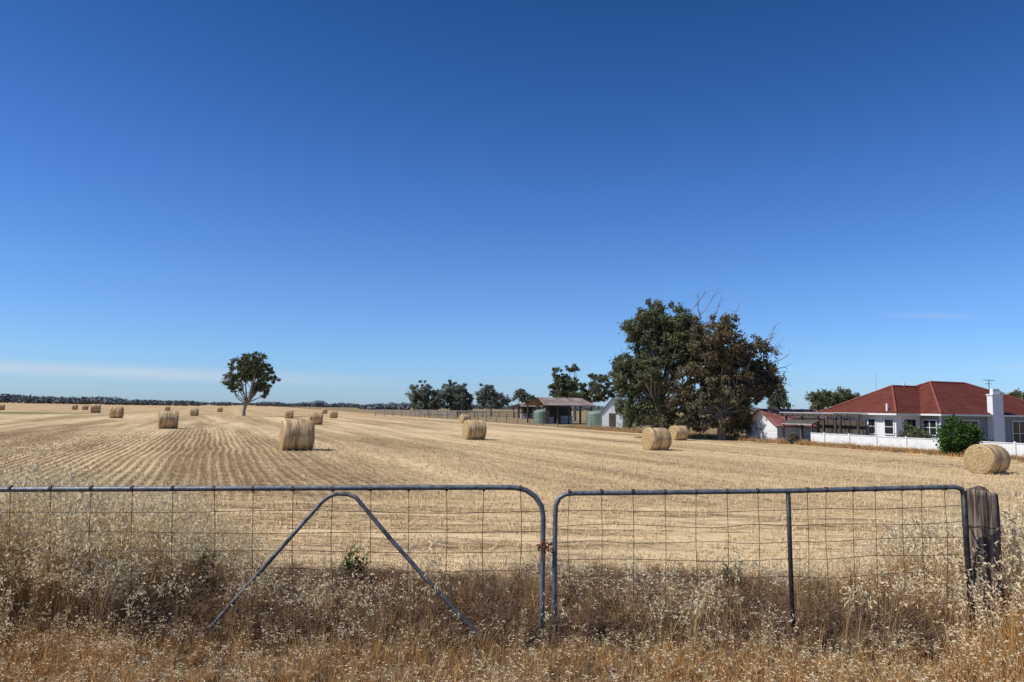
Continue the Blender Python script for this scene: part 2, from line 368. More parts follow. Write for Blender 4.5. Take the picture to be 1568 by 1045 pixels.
# ---- grass along boundary fence
P=[];R=[];S=[];I=[]
for _ in range(4200):
    s_=random.uniform(-8,60)*1.0; t_=random.gauss(-0.2,0.6)
    if random.random()<0.4: t_=random.uniform(0,5); 
    if 16.5>s_ and t_>0.2: t_=-abs(random.gauss(0,0.5))-0.1
    p=farm(t_,s_); k=random.uniform(0.5,1.2); P.append(tuple(p)); R.append((0,0,random.uniform(0,6.28))); S.append((1.6,1.6,k)); I.append(random.randint(0,3))
scatter("fence_line_grass",P,R,S,I,[p_grass(20,0.42,0.025,[M_tan,M_oat],0.2,2),p_grass(20,0.35,0.025,[M_tan,M_oat],0.2),p_grass(20,0.35,0.025,[M_org,M_oat],0.2),p_grass(20,0.3,0.025,[M_grey,M_oat],0.2)])
def weed(px,py,h):
    p=on_y(px,py,7.2); base=Vector((p.x,7.2,float(gz(p.x,7.2))))
    mb=MB()
    for i in range(9):
        a=random.uniform(0,6.28); hh=h*random.uniform(.6,1); d=Vector((math.cos(a),math.sin(a),0)); pts=[d*hh*.3*(k/4)+Vector((0,0,hh*k/4)) for k in range(5)]
        mb.tube(pts,0.005,4,0,0.002)
        for k in range(16):
            f=random.uniform(.2,1); q=d*hh*.3*f+Vector((0,0,hh*f)); a2=random.uniform(0,6.28); e=Vector((math.cos(a2),math.sin(a2),random.uniform(0,.8)))*random.uniform(.05,.1); s=Vector((-e.y,e.x,0)).normalized()*0.014
            mb.add([q,q+e*.5+s,q+e,q+e*.5-s],[(0,1,2,3)],0)
    o=mb.obj("green_weed",[M_gr]); o.location=base
weed(318,880,0.52); weed(528,880,0.46); weed(548,880,0.36); weed(1120,880,0.36); weed(1345,890,0.3)
# ------------------------------------------------------------ gates
M_galv=simple("galvanised_tube",(0.09,0.105,0.115),(0.20,0.22,0.235),30,0.5,0.35,0.1,0.002)
M_galv2=simple("weathered_brace_tube",(0.055,0.06,0.065),(0.20,0.21,0.21),14,0.6,0.3,0.1,0.002)
M_dark=simple("dark_steel",(0.015,0.017,0.019),(0.05,0.045,0.04),25,0.5,0.3,0.1,0.002)
M_wire=simple("rusty_wire",(0.075,0.04,0.022),(0.14,0.09,0.06),12,0.7,0.3,0.0)
M_rust=simple("rusty_chain",(0.10,0.035,0.02),(0.20,0.08,0.04),60,0.8,0.3,0.2,0.002)
def curve(pts,n=8):
    out=[]
    P=[pts[0]]+list(pts)+[pts[-1]]
    for i in range(1,len(P)-2):
        for k in range(n):
            t=k/n; a,b_,c,d=[np.array(q,float) for q in P[i-1:i+3]]
            out.append(0.5*((2*b_)+(-a+c)*t+(2*a-5*b_+4*c-d)*t*t+(-a+3*b_-3*c+d)*t**3))
    out.append(np.array(pts[-1],float)); return out
GY=5.65
def gp(pts,y=GY): return [on_y(p[0],p[1],y) for p in pts]
g=empty("farm_gate",on_y(400,1010,GY)); off=tuple(g.location)
mb=MB()
fr=[(-150,752),(0,750),(200,749),(400,748),(600,747),(770,746.5)]+[(790,747),(806,751),(820,761),(829,775),(832,792)]+[(831,850),(830,920),(829,1012)]
mb.tube(gp(fr),0.0195,12,0); mb.tube(gp([(829,1012),(400,1014),(-150,1016)]),0.0195,10,0); mb.tube(gp([(-150,1016),(-150,752)]),0.0195,10,0)
mb.obj("frame",[M_galv],g,True,off=off)
mb=MB()
br=gp([(280,1010),(350,930),(430,840),(492,770)],GY-0.03)+gp([(503,761),(515,756.5),(532,757),(545,762)],GY-0.03)+gp([(556,775),(600,828),(660,895),(740,980),(795,1036)],GY-0.03)
mb.tube(br,0.0155,10,0); mb.obj("brace",[M_galv2],g,True,off=off)
mb=MB()
for i,xx in enumerate([-110,-46,16,78,140,203,265,328,388,449,510,568,626,684,741,797]):
    j=random.uniform(-3,3)
    mb.tube(gp(curve([(xx,750),(xx+j-1,830),(xx-j-2,920),(xx-2,1012)],4),GY),0.0027,5,0)
    mb.tube(gp([(xx-2,748),(xx+2,748)]),0.0225,10,0)
for k,yy_ in enumerate([784,815,845,873,903,931,958,985]):
    r=random.uniform
    mb.tube(gp(curve([(-150,yy_),(0,yy_+r(-3,3)),(120,yy_+r(-3,3)),(260,yy_+r(-3,3)),(420,yy_+r(-4,4)),(540,yy_+r(-3,3)),(680,yy_+r(-3,3)),(830,yy_-1)],4),GY+0.004),0.0027,5,0)
mb.obj("wire_mesh",[M_wire],g,False,off=off)
g2=empty("farm_gate",on_y(1160,1005,GY)); off=tuple(g2.location)
mb=MB()
fr=[(850,1010),(849,900),(850,800),(851,775),(856,763),(866,757),(880,755.5)]+[(960,755),(1080,753.5),(1208,752),(1330,749),(1440,746.5),(1462,746),(1472,749),(1476,758)]
mb.tube(gp(fr),0.0185,12,0); mb.tube(gp([(850,1010),(1210,1000),(1492,975)]),0.018,10,0)
mb.obj("frame",[M_galv],g2,True,off=off)
mb=MB()
mb.tube(gp([(1476,752),(1480,830),(1485,900),(1492,975)]),0.021,10,0)
mb.tube(gp([(1207,756),(1210,850),(1213,930),(1217,1003)]),0.0165,10,0)
mb.obj("dark_stiles",[M_dark],g2,True,off=off)
mb=MB()
for i,xx in enumerate([872,921,969,1018,1066,1113,1160,1236,1265,1306,1340,1381,1411,1446]):
    j=random.uniform(-3,3); ln=(xx-850)/630*10
    mb.tube(gp(curve([(xx,753),(xx+j+ln*.3,830),(xx+ln*.6-j*.6,920),(xx+ln,1003)],4)),0.0024,5,0)
    mb.tube(gp([(xx-2,753.5-(max(0,xx-1080)*0.018)),(xx+2,753.5-(max(0,xx-1080)*0.018))]),0.0212,10,0)
for yy_ in [782,806,831,857,884,911,936,961,985]:
    r=random.uniform
    mb.tube(gp(curve([(851,yy_+1),(910,yy_+r(-3,3)),(970,yy_+r(-3,4)),(1090,yy_+r(-3,5)),(1150,yy_+r(-3,3)),(1210,yy_-1),(1270,yy_+r(-4,2)),(1330,yy_-3+r(-3,3)),(1400,yy_-5+r(-3,3)),(1480,yy_-8)],4),GY+0.004),0.0024,5,0)
mb.obj("wire_mesh",[M_wire],g2,False,off=off)
mb=MB()
def ring(c,ax,r,thick,ell=1.6):
    ax=Vector(ax).normalized(); a=Vector((0,0,1)) if abs(ax.z)<.8 else Vector((1,0,0)); xx=ax.cross(a).normalized(); yy=ax.cross(xx)
    mb.tube([Vector(c)+xx*math.cos(q)*r+yy*math.sin(q)*r*ell for q in np.linspace(0,2*math.pi,14,endpoint=False)],thick,6,0,closed=True)
c=on_y(834,838,GY); off=tuple(c)
for k in range(9):
    a=k/9*2*math.pi
    ring(c+Vector((0.055*math.cos(a)+0.01,0.035*math.sin(a),0.02*math.sin(a*2))),(math.cos(a+k%2*1.2),math.sin(a),0.3+0.6*(k%2)),0.012,0.0048)
for k in range(4): ring(c+Vector((-0.008,-0.035,0.02-0.026*k)),(1,0.2,0) if k%2 else (0.1,1,0),0.013,0.0048)
mb.tube([c+Vector((-0.03,-.025,0.055)),c+Vector((0.0,-.03,0.03)),c+Vector((-0.005,-.03,-0.03))],0.009,8,0)
gc=mb.obj("gate_chain",[M_rust],None,True,off=off); gc.location=off
# ------------------------------------------------------------ wooden post
mt,nt,b=newmat("weathered_timber")
tc=nt.n('ShaderNodeTexCoord').outputs['Object']; X_,Y_,Z_=nt.sep(tc)[0:3]
gr=nt.noise(nt.xyz(nt.m('MULTIPLY',X_,60.0),nt.m('MULTIPLY',Y_,60.0),nt.m('MULTIPLY',Z_,3.0)),1,5,.65,0.4)
c_=nt.mix(nt.mr(gr,.35,.68),(0.05,0.035,0.025),(0.34,0.26,0.18)); nt.put(b.inputs['Base Color'],c_); b.inputs['Roughness'].default_value=.9
nt.put(b.inputs['Normal'],nt.bump(gr,0.9,0.02)); M_wood=mt
def rough_post(w_,d_,h,seg=36,levels=30):
    mb=MB(); ph=[random.uniform(0,6.28) for _ in range(6)]
    for i in range(levels+1):
        z=h*i/levels
        for k in range(seg):
            a=2*math.pi*k/seg; c_,s_=math.cos(a),math.sin(a)
            r=1/((abs(c_)**5+abs(s_)**5)**0.2)
            r*=1+0.04*math.sin(3*a+ph[0]+z*0.8)-0.14*max(0,math.sin(7*a+ph[1]+0.5*math.sin(z*3)))**4+0.02*math.sin(z*9+a*2+ph[2])
            zz=z
            if i==levels: zz=z-0.025*math.sin(a*2+ph[3])-0.018*random.random()
            mb.v.append((c_*r*w_/2+0.01*math.sin(z*2),s_*r*d_/2,zz))
    for i in range(levels):
        for k in range(seg): mb.f.append((i*seg+k,i*seg+(k+1)%seg,(i+1)*seg+(k+1)%seg,(i+1)*seg+k)); mb.m.append(0)
    mb.v.append((0,0,h-0.05)); c=len(mb.v)-1
    for k in range(seg): mb.f.append((levels*seg+k,levels*seg+(k+1)%seg,c)); mb.m.append(0)
    return mb
pp=on_y(1502,750,5.85); e=empty("wooden_gate_post",(pp.x,5.85,-0.05)); e.rotation_euler=(0,rad(-1.2),0)
rough_post(0.215,0.2,pp.z+0.05).obj("post",[M_wood],e,True)
mb=MB()
for z in (0.95,0.72,0.35):
    mb.tube([(0.12*math.cos(q),0.115*math.sin(q),z+0.012*math.sin(q*2)) for q in np.linspace(0,2*math.pi,24,endpoint=False)],0.003,5,0,closed=True)
    mb.tube([(-0.11,-0.05,z),(-0.17,-0.12,z-.02)],0.006,6,0)
mb.obj("tie_wire",[M_dark],e)
# ------------------------------------------------------------ bales
mt,nt,b=newmat("bale_net_wrap")
tc=nt.n('ShaderNodeTexCoord').outputs['Object']; X_,Y_,Z_=nt.sep(tc)[0:3]
n1=nt.noise(nt.xyz(nt.m('MULTIPLY',X_,13.0),nt.m('MULTIPLY',Y_,1.3),nt.m('MULTIPLY',Z_,1.3)),1,4,.6)
n2=nt.noise(tc,30,5,.75); n3=nt.noise(tc,4,3,.6)
v=nt.m('ADD',nt.m('MULTIPLY',nt.mr(n1,.35,.65),.42),nt.m('ADD',nt.m('MULTIPLY',n2,.55),nt.m('MULTIPLY',n3,.3)))
c_=nt.mix(nt.mr(v,.3,1.0),(0.25,0.16,0.075),(0.72,0.53,0.30)); nt.put(b.inputs['Base Color'],c_); b.inputs['Roughness'].default_value=.85; b.inputs['Specular IOR Level'].default_value=.2
nt.put(b.inputs['Normal'],nt.bump(v,.8,.03)); M_b1=mt
mt,nt,b=newmat("bale_end_straw")
tc=nt.n('ShaderNodeTexCoord').outputs['Object']; X_,Y_,Z_=nt.sep(tc)[0:3]
rr=nt.m('SQRT',nt.m('ADD',nt.m('MULTIPLY',Y_,Y_),nt.m('MULTIPLY',nt.m('SUBTRACT',Z_,.465),nt.m('SUBTRACT',Z_,.465))))
n2=nt.noise(tc,30,5,.75); n3=nt.noise(tc,6,3,.6)
rg=nt.m('SINE',nt.m('ADD',nt.m('MULTIPLY',rr,60.0),nt.m('MULTIPLY',n3,16.0)))
v=nt.m('ADD',nt.m('MULTIPLY',nt.m('ADD',rg,1.0),.06),nt.m('ADD',nt.m('MULTIPLY',n2,.75),nt.m('MULTIPLY',n3,.3)))
c_=nt.mix(nt.mr(v,.35,.95),(0.24,0.155,0.07),(0.76,0.56,0.30)); nt.put(b.inputs['Base Color'],c_); b.inputs['Roughness'].default_value=.9; b.inputs['Specular IOR Level'].default_value=.1
nt.put(b.inputs['Normal'],nt.bump(v,.9,.04)); M_b2=mt
M_b3=leafmat("bale_loose_straw",(0.72,0.55,0.31),(0.36,0.25,0.12),(0.56,0.41,0.2),0,1)
from mathutils import noise as mn
def bale_mesh(seed,fuzz=2600):
    mb=MB(); prof=[(-.475,0.0),(-.482,.12),(-.485,.25),(-.482,.36),(-.474,.44),(-.455,.48),(-.42,.497),(-.3,.503),(-.15,.498),(0,.5),(.15,.502),(.3,.498),(.42,.495),(.455,.48),(.474,.44),(.482,.36),(.485,.25),(.482,.12),(.475,0.0)]
    seg=56
    for x_,r_ in prof:
        for k in range(seg):
            a=2*math.pi*k/seg; q=Vector((x_,math.cos(a)*r_,math.sin(a)*r_))
            n_=mn.noise(q*4+Vector((seed*7,0,0)))*0.022+mn.noise(q*16+Vector((0,seed*3,0)))*0.009
            r2=r_*(1+n_*1.6); z=math.sin(a)*r2
            if z<-0.455: z=-0.455-(abs(z)-0.455)*0.25
            mb.v.append((x_*(1+n_),math.cos(a)*r2*1.02,z+0.465))
    for i in range(len(prof)-1):
        for k in range(seg):
            mb.f.append((i*seg+k,i*seg+(k+1)%seg,(i+1)*seg+(k+1)%seg,(i+1)*seg+k)); mb.m.append(0 if 5<=i<=12 else 1)
    for i in range(fuzz):
        if random.random()<.5:
            a=random.uniform(0,6.28); q=Vector((random.uniform(-.47,.47),math.cos(a)*.498,math.sin(a)*.498)); nrm=Vector((0,math.cos(a),math.sin(a)))
        else:
            a=random.uniform(0,6.28); r_=.47*math.sqrt(random.random()); sx=random.choice((-1,1)); q=Vector((sx*.482,math.cos(a)*r_,math.sin(a)*r_)); nrm=Vector((sx,0,0))
        if q.z<-.44: continue
        d=Vector((random.gauss(0,1),random.gauss(0,1),random.gauss(0,1))); d=(d-nrm*d.dot(nrm)).normalized()+nrm*random.uniform(.05,.5); L=random.uniform(.02,.065); s=d.cross(nrm).normalized()*.0035
        q=q+Vector((0,0,.465)); mb.add([q-s,q+s,q+d*L+s*.4,q+d*L-s*.4],[(0,1,2,3)],2)
    return mb.obj("b",[M_b1,M_b2,M_b3],smooth=True,link=False).data
BM=[bale_mesh(i) for i in range(4)]
bales=[(454,643,691),(257,630,658),(178,624,642),(146,620,634),(115,617,625),(131,618,626),(298,622,634),(257,621,628.5),(337,622,630),(483,631.5,652),(443,626.5,639.5),(511,628,640),(712,636,650),(726,644,675),(1005,656,691),(1039,653,676),(1512,681,727),(2,613.5,623),(497,628,636)]
def hz(px): return 613+0.016*px
for i,(px,t,bt) in enumerate(bales):
    if bt-t>13.5:
        p=on_z(px,bt-1.5); d=p.y; D=(bt-t)*d/F
    else:
        D=1.5; d=F*D/(bt-t); p=CAM+ray(px,hz(px)+4)*(d/F); 
    o=bpy.data.objects.new("hay_bale",BM[i%4]); scene.collection.objects.link(o)
    o.location=(p.x,p.y,FZ-0.01); o.rotation_euler=(0,0,RA+random.gauss(0,.09)+(math.pi if i%2 else 0)); o.scale=(D,D,D)
# ------------------------------------------------------------ trees
M_bark=simple("gum_bark",(0.12,0.10,0.075),(0.42,0.37,0.30),3,0.9,0,0.4,0.03)
M_barkd=simple("grey_dead_wood",(0.16,0.14,0.12),(0.34,0.31,0.28),3,0.9,0,0.4,0.03)
L_gum=leafmat("gum_leaves",(0.21,0.225,0.125),(0.075,0.09,0.045),(0.14,0.15,0.08),.2,.35)
L_brn=leafmat("brown_green_leaves",(0.21,0.195,0.125),(0.085,0.08,0.05),(0.19,0.15,0.09),.18,.3)
L_mid=leafmat("haze_tinted_leaves",(0.24,0.26,0.195),(0.13,0.15,0.11),(0.16,0.175,0.135),.15,.1)  # mid-distance haze mixed into the leaf colour, paler than the near gums
L_far=leafmat("haze_tinted_far_leaves",(0.20,0.23,0.235),(0.16,0.185,0.19),(0.18,0.205,0.21),.0,.02)  # pale bluish tint paints aerial haze into the far foliage
L_lem=leafmat("lemon_leaves",(0.07,0.13,0.03),(0.03,0.065,0.018),(0.05,0.09,0.025),.15,.8)
def tree(name,base,d,ells,nclump,clr,nleaf,lsize,leaf,bark=None,tr=0.25,fork=0.3,dead=(),depth=0.8,limbs=10,cflat=0.75,shell=.36,asp=.42):
    bx=on_y(base[0],base[1],d)
    B=Vector((bx.x,d,FZ)); e=empty(name,B)
    wts=np.array([q[2]*q[3] for q in ells],float); wts/=wts.sum()
    C=[]
    for i in range(nclump):
        q=ells[rng.choice(len(ells),p=wts)]
        v=rng.normal(size=3); v/=np.linalg.norm(v); v*=rng.random()**shell
        c=on_y(q[0],q[1],d); sx=q[2]*d/F; sz=q[3]*d/F
        C.append(Vector((c.x+v[0]*max(sx-clr*.5,.1),d+v[1]*max(sx,sz)*depth,c.z+v[2]*max(sz-clr*.4,.1)))-B)
    Pn=[]
    for c in C:
        s_=rng.uniform(.4,1.3); n=int(nleaf/nclump*s_*1.1)
        k=rng.integers(3,7); sub=np.clip(rng.normal(size=(k,3)),-1.4,1.4)*clr*s_*.6; sub[:,2]*=cflat
        pick=rng.integers(0,k,n)
        v=sub[pick]+rng.normal(size=(n,3))*clr*s_*np.array([.22,.22,.2*cflat+.05])
        Pn.append(v+np.array(c))
    Pn=np.concatenate(Pn); Pn[:,2]=np.maximum(Pn[:,2],0.1)
    quads_obj("foliage",leaf_quads(Pn,lsize,asp),leaf,e)
    mb=MB(); Ht=max(c.z for c in C)
    top=Vector((np.mean([c.x for c in C])*.5,0,Ht*fork))
    tp=[Vector((0,0,-.2)),Vector((random.gauss(0,.03)*Ht*.2,0,top.z*.5)),top]
    mb.tube(curve(tp,4),tr,10,0,tr*.7)
    sel=random.sample(C,min(limbs,len(C)))
    for c in sel:
        mid=top.lerp(c,.5)+Vector((random.gauss(0,.04)*Ht,random.gauss(0,.04)*Ht,-0.05*Ht*random.random()))
        mb.tube(curve([top-Vector((0,0,random.uniform(0,.15)*top.z)),mid,c],4),tr*random.uniform(.3,.5),6,0,tr*.08)
        for k in range(2):
            c2=random.choice(C)
            if (c2-c).length<Ht*.35: mb.tube([mid,mid.lerp(c2,.5)+Vector((0,0,-.02*Ht)),c2],tr*.2,5,0,tr*.05)
    mb.obj("trunk_and_limbs",[bark or M_bark],e,True)
    if dead:
        mb=MB()
        for (x0,y0,x1,y1) in dead:
            a=on_y(x0,y0,d)-B; b2=on_y(x1,y1,d)-B; a.y+=random.gauss(0,.6); b2.y=a.y+random.gauss(0,.8)
            m1=a.lerp(b2,.5)+Vector((random.gauss(0,.15),0,random.gauss(0,.15))); pth=curve([a,m1,b2],5)
            mb.tube(pth,.05,5,0,.018)
            for k in range(6):
                q=Vector(pth[random.randint(3,len(pth)-1)]); v=(b2-a).normalized()*random.uniform(.3,.8)+Vector((random.gauss(0,.4),random.gauss(0,.4),random.gauss(0,.35)))
                mb.tube([q,q+v*.5+Vector((0,0,.05)),q+v],.02,4,0,.01)
        mb.obj("dead_branches",[M_barkd],e)
    return e
tree("gum_tree",(373,637),150,[(382,558,31,22),(364,574,20,24),(404,574,20,26),(386,565,24,24),(400,598,17,12),(361,595,14,9)],140,.85,24000,.24,L_gum,tr=.4,fork=.22,limbs=22,cflat=.8,shell=.42)
tree("large_gum_tree",(1010,672),66,[(1010,498,42,36),(985,510,26,30),(965,575,28,42),(1000,560,50,60),(1040,520,40,50),(965,622,22,32),(1000,635,45,30),(948,560,12,16)],250,.75,66000,.15,L_gum,tr=.42,fork=.28,limbs=46,cflat=.85,dead=[(1050,490,1076,452),(1060,490,1090,456),(1070,490,1060,462)])
tree("brown_gum_tree",(1105,672),64,[(1095,528,58,44),(1140,560,52,50),(1080,560,50,60),(1160,590,34,38),(1060,600,45,45),(1115,610,55,42),(1180,585,17,28),(1128,640,34,26),(1085,650,50,18)],340,.75,88000,.15,L_brn,tr=.42,fork=.28,limbs=54,cflat=.85,
     dead=[(1085,500,1100,462),(1110,510,1138,472),(1150,540,1180,516),(1165,560,1206,545),(1175,580,1204,562),(1160,540,1190,530),(1180,600,1200,585),(1170,535,1178,505)])
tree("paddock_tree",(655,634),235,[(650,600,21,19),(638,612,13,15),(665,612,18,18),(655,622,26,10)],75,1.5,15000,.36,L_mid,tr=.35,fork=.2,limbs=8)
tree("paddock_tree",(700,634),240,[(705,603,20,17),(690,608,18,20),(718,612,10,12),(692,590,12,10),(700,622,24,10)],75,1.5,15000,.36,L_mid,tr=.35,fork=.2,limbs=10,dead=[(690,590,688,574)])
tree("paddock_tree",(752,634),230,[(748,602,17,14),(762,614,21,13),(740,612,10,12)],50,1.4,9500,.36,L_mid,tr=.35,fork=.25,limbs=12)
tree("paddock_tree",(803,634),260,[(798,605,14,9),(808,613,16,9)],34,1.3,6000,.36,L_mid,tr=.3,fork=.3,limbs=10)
tree("umbrella_gum_tree",(880,648),150,[(888,565,20,9),(866,580,20,10),(915,580,18,10),(884,592,44,12),(858,600,16,14),(932,598,18,14),(848,566,10,4),(890,606,48,12)],170,.8,32000,.23,L_gum,tr=.35,fork=.35,limbs=34,cflat=.6)
tree("garden_tree",(1272,640),110,[(1272,612,30,13),(1250,618,14,12),(1295,610,16,9)],60,.9,14000,.2,L_gum,tr=.3,fork=.3,limbs=8)
tree("garden_tree",(1190,650),95,[(1190,614,14,11),(1186,624,12,10)],26,.8,6000,.2,L_gum,tr=.3,fork=.3,limbs=8)
tree("garden_tree",(1585,650),75,[(1575,622,34,25)],50,.8,12000,.18,L_gum,tr=.3,fork=.3,limbs=8)
Pn=[]
def line_(x0,x1,d,hpx,dens,jit=.25):
    n=int((x1-x0)*dens)
    for i in range(n):
        px=random.uniform(x0,x1); h=hpx(px)*random.uniform(1-jit,1+jit*.6)
        if h<=1: continue
        c=CAM+ray(px,hz(px))*(d/F); H=h*d/F; k=int(40+H*4); r=random.uniform(.35,.6)*H
        v=rng.normal(size=(k,3)); v/=np.linalg.norm(v,axis=1)[:,None]; v*=(rng.random(k)**.5)[:,None]
        q=np.array([c.x,c.y+random.uniform(-20,20),FZ+H*.5])+v*np.array([r*1.5,r,H*.42]); Pn.append(q)
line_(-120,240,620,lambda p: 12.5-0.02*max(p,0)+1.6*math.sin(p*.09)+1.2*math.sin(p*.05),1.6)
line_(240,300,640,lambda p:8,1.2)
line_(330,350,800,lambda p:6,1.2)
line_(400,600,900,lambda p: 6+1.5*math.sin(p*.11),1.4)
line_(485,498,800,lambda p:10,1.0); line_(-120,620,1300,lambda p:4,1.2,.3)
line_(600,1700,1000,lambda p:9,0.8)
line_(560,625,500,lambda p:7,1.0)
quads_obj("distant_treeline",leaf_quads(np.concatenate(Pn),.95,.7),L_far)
# ------------------------------------------------------------ building materials
def board(name,c1,c2,per,axis='z',bumpst=.5):
    mt,nt,b=newmat(name); tc=nt.n('ShaderNodeTexCoord').outputs['Object']; q=nt.sep(tc)
    s={'x':q[0],'y':q[1],'z':q[2]}[axis]
    fr_=nt.m('FRACT',nt.m('DIVIDE',s,per)); nz=nt.noise(tc,1.5,5,.6)
    c=nt.mix(nt.mr(nz,.35,.75,0,.8),c1,c2); ln=nt.mr(fr_,.86,.97); c=nt.mix(nt.m('MULTIPLY',ln,.35),c,tuple(v*.4 for v in c1))
    nt.put(b.inputs['Base Color'],c); b.inputs['Roughness'].default_value=.6; nt.put(b.inputs['Normal'],nt.bump(fr_,bumpst,.02)); return mt
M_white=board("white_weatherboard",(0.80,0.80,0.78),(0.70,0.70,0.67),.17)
M_wf=board("white_fence_sheet",(0.80,0.80,0.76),(0.66,0.65,0.60),.2,'y')
M_trim=simple("white_trim",(0.78,0.78,0.76),(0.7,0.7,0.68),4,.5,0,0)
M_grey=board("shaded_weatherboard",(0.25,0.27,0.30),(0.21,0.225,0.25),.17)  # white boards on the side away from the sun, shade painted in as grey
mt,nt,b=newmat("terracotta_tiles"); tc=nt.n('ShaderNodeTexCoord').outputs['Object']; q=nt.sep(tc)
cz=nt.m('FRACT',nt.m('DIVIDE',q[2],.155)); nz=nt.noise(tc,1.2,5,.65); n2=nt.noise(tc,7,3,.6)
ptn=nt.m('SINE',nt.m('MULTIPLY',nt.m('ADD',q[0],q[1]),2*math.pi/.3))
c=nt.mix(nt.mr(nz,.3,.7),(0.12,0.026,0.018),(0.19,0.05,0.032)); c=nt.mix(nt.m('MULTIPLY',n2,.5),c,(0.11,0.042,0.03)); c=nt.mix(nt.m('MULTIPLY',nt.mr(cz,.68,.95),.85),c,(0.035,0.01,0.008))
nt.put(b.inputs['Base Color'],c); b.inputs['Roughness'].default_value=.8; b.inputs['Specular IOR Level'].default_value=.15; nt.put(b.inputs['Normal'],nt.bump(nt.m('ADD',cz,nt.m('MULTIPLY',ptn,.3)),.8,.06)); M_tile=mt
M_cap=simple("ridge_caps",(0.28,0.09,0.06),(0.19,0.05,0.035),6,.8)
M_glass,nt,b=newmat("window_glass"); b.inputs['Base Color'].default_value=(0.02,0.025,0.03,1); b.inputs['Roughness'].default_value=.08
M_rroof=simple("rust_red_iron",(0.20,0.06,0.045),(0.34,0.17,0.14),1.2,.6,0,.1)
M_rroof2=simple("rusty_iron_roof",(0.18,0.12,0.095),(0.33,0.27,0.235),.8,.7,.1,.1)
M_shade=simple("dark_timber",(0.05,0.043,0.035),(0.12,0.10,0.08),5,.9)
M_tank=simple("green_tank",(0.13,0.18,0.14),(0.20,0.245,0.20),2,.5,0,.1)
M_iron=simple("corrugated_iron",(0.33,0.34,0.35),(0.48,0.48,0.48),1.5,.5,.3,.1)
def window(mf,mg,kind,pl,a0,a1,z0,z1,mull=1,fw_=.07):
    def B(m_,p0,p1,aa,ab,za,zb):
        if kind=='t': m_.box((p0,aa,za),(p1,ab,zb))
        else: m_.box((aa,p0,za),(ab,p1,zb))
    a0,a1=sorted((a0,a1)); z0,z1=sorted((z0,z1))
    B(mg,pl-.02,pl+.05,a0,a1,z0,z1)
    B(mf,pl-.06,pl-.021,a0-fw_,a0,z0-fw_,z1+fw_); B(mf,pl-.06,pl-.021,a1,a1+fw_,z0-fw_,z1+fw_)
    B(mf,pl-.06,pl-.021,a0,a1,z1,z1+fw_); B(mf,pl-.09,pl-.021,a0,a1,z0-fw_,z0)
    for k in range(1,mull+1):
        c=a0+(a1-a0)*k/(mull+1); B(mf,pl-.05,pl-.021,c-.03,c+.03,z0,z1)
    if a1-a0>0.5: c=(z0+z1)/2; B(mf,pl-.04,pl-.0215,a0,a1,c-.02,c+.02)
# ---- house
hp=farm(12,15.5); H=empty("weatherboard_house",hp,FA); ho=(12,15.5,0)
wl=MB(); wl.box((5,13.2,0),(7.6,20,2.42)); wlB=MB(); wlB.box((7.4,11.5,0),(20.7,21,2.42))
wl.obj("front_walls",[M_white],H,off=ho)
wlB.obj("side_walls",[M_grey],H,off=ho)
rf=MB(); ez=2.48
def hip(mb,t0,t1,s0,s1,z0,z1,r0_,r1_):
    sm=(s0+s1)/2; v=[(t0,s0,z0),(t1,s0,z0),(t1,s1,z0),(t0,s1,z0),(r0_,sm,z1),(r1_,sm,z1)]
    mb.add(v,[(0,1,5,4),(1,2,5),(2,3,4,5),(3,0,4)],0)
    return v
vA=hip(rf,4.55,13.5,12.75,20.45,ez,4.66,8.4,13.2); vB=hip(rf,6.95,21.15,11.05,21.45,ez+.01,5.07,12.1,15.95)
rf.obj("tiled_roof",[M_tile],H,off=ho)
cp=MB()
for v,ids in ((vA,[(0,4),(3,4),(4,5)]),(vB,[(0,4),(3,4),(4,5),(1,5),(2,5)])):
    for a,b2 in ids: cp.tube([Vector(v[a])+Vector((0,0,.03)),Vector(v[b2])+Vector((0,0,.03))],.085,6)
cp.obj("ridge_capping",[M_cap],H,off=ho)
tr_=MB()
for (t0,t1,s0,s1,z) in ((4.55,7.0,12.75,20.45,ez),(6.95,21.15,11.05,21.45,ez+.01)):
    zt=z-.005
    tr_.box((t0-.03,s0,zt-.13),(t0,s1,zt)); tr_.box((t0-.03,s0-.03,zt-.13),(t1,s0-.002,zt)); tr_.box((t0,s1+.002,zt-.13),(t1,s1+.03,zt))
    tr_.box((t0,s0,zt-.05),(t1,s1,zt-.02))
tr_.box((21.152,11.05,ez-.13),(21.18,21.45,ez))
for (t,s) in ((4.97,13.17),(4.97,20.0),(7.37,11.47)): tr_.box((t,s,0),(t+.1,s+.1,2.4))
tr_.obj("fascia_and_trim",[M_trim],H,off=ho)
gf=MB(); gg=MB()
for (x0,x1,y0,y1) in ((1284,1291,645,667),(1294,1303,645,667),(1331,1341,644,667),(1356,1369,645,669)):
    a=on_t(x0,y1,5)[0]; b2=on_t(x1,y1,5)[0]; window(gf,gg,'t',5,a,b2,0.95,2.0,0)
a=on_t(1414,650,7.4)[0]; b2=on_t(1434,650,7.4)[0]; window(gf,gg,'t',7.4,a,b2,.95,2.0,1)
a=on_s(1383,650,13.2)[0]; b2=on_s(1402,650,13.2)[0]; window(gf,gg,'s',13.2,a,b2,.1,2.05,0)
a=on_s(1474,650,11.5)[0]; b2=on_s(1497,650,11.5)[0]; window(gf,gg,'s',11.5,a,b2,.9,2.0,1)
a=on_s(1550,650,11.5)[0]; b2=on_s(1570,650,11.5)[0]; window(gf,gg,'s',11.5,a,b2,.2,2.0,1)
gf.obj("window_frames",[M_trim],H,off=ho); gg.obj("window_panes",[M_glass],H,off=ho)
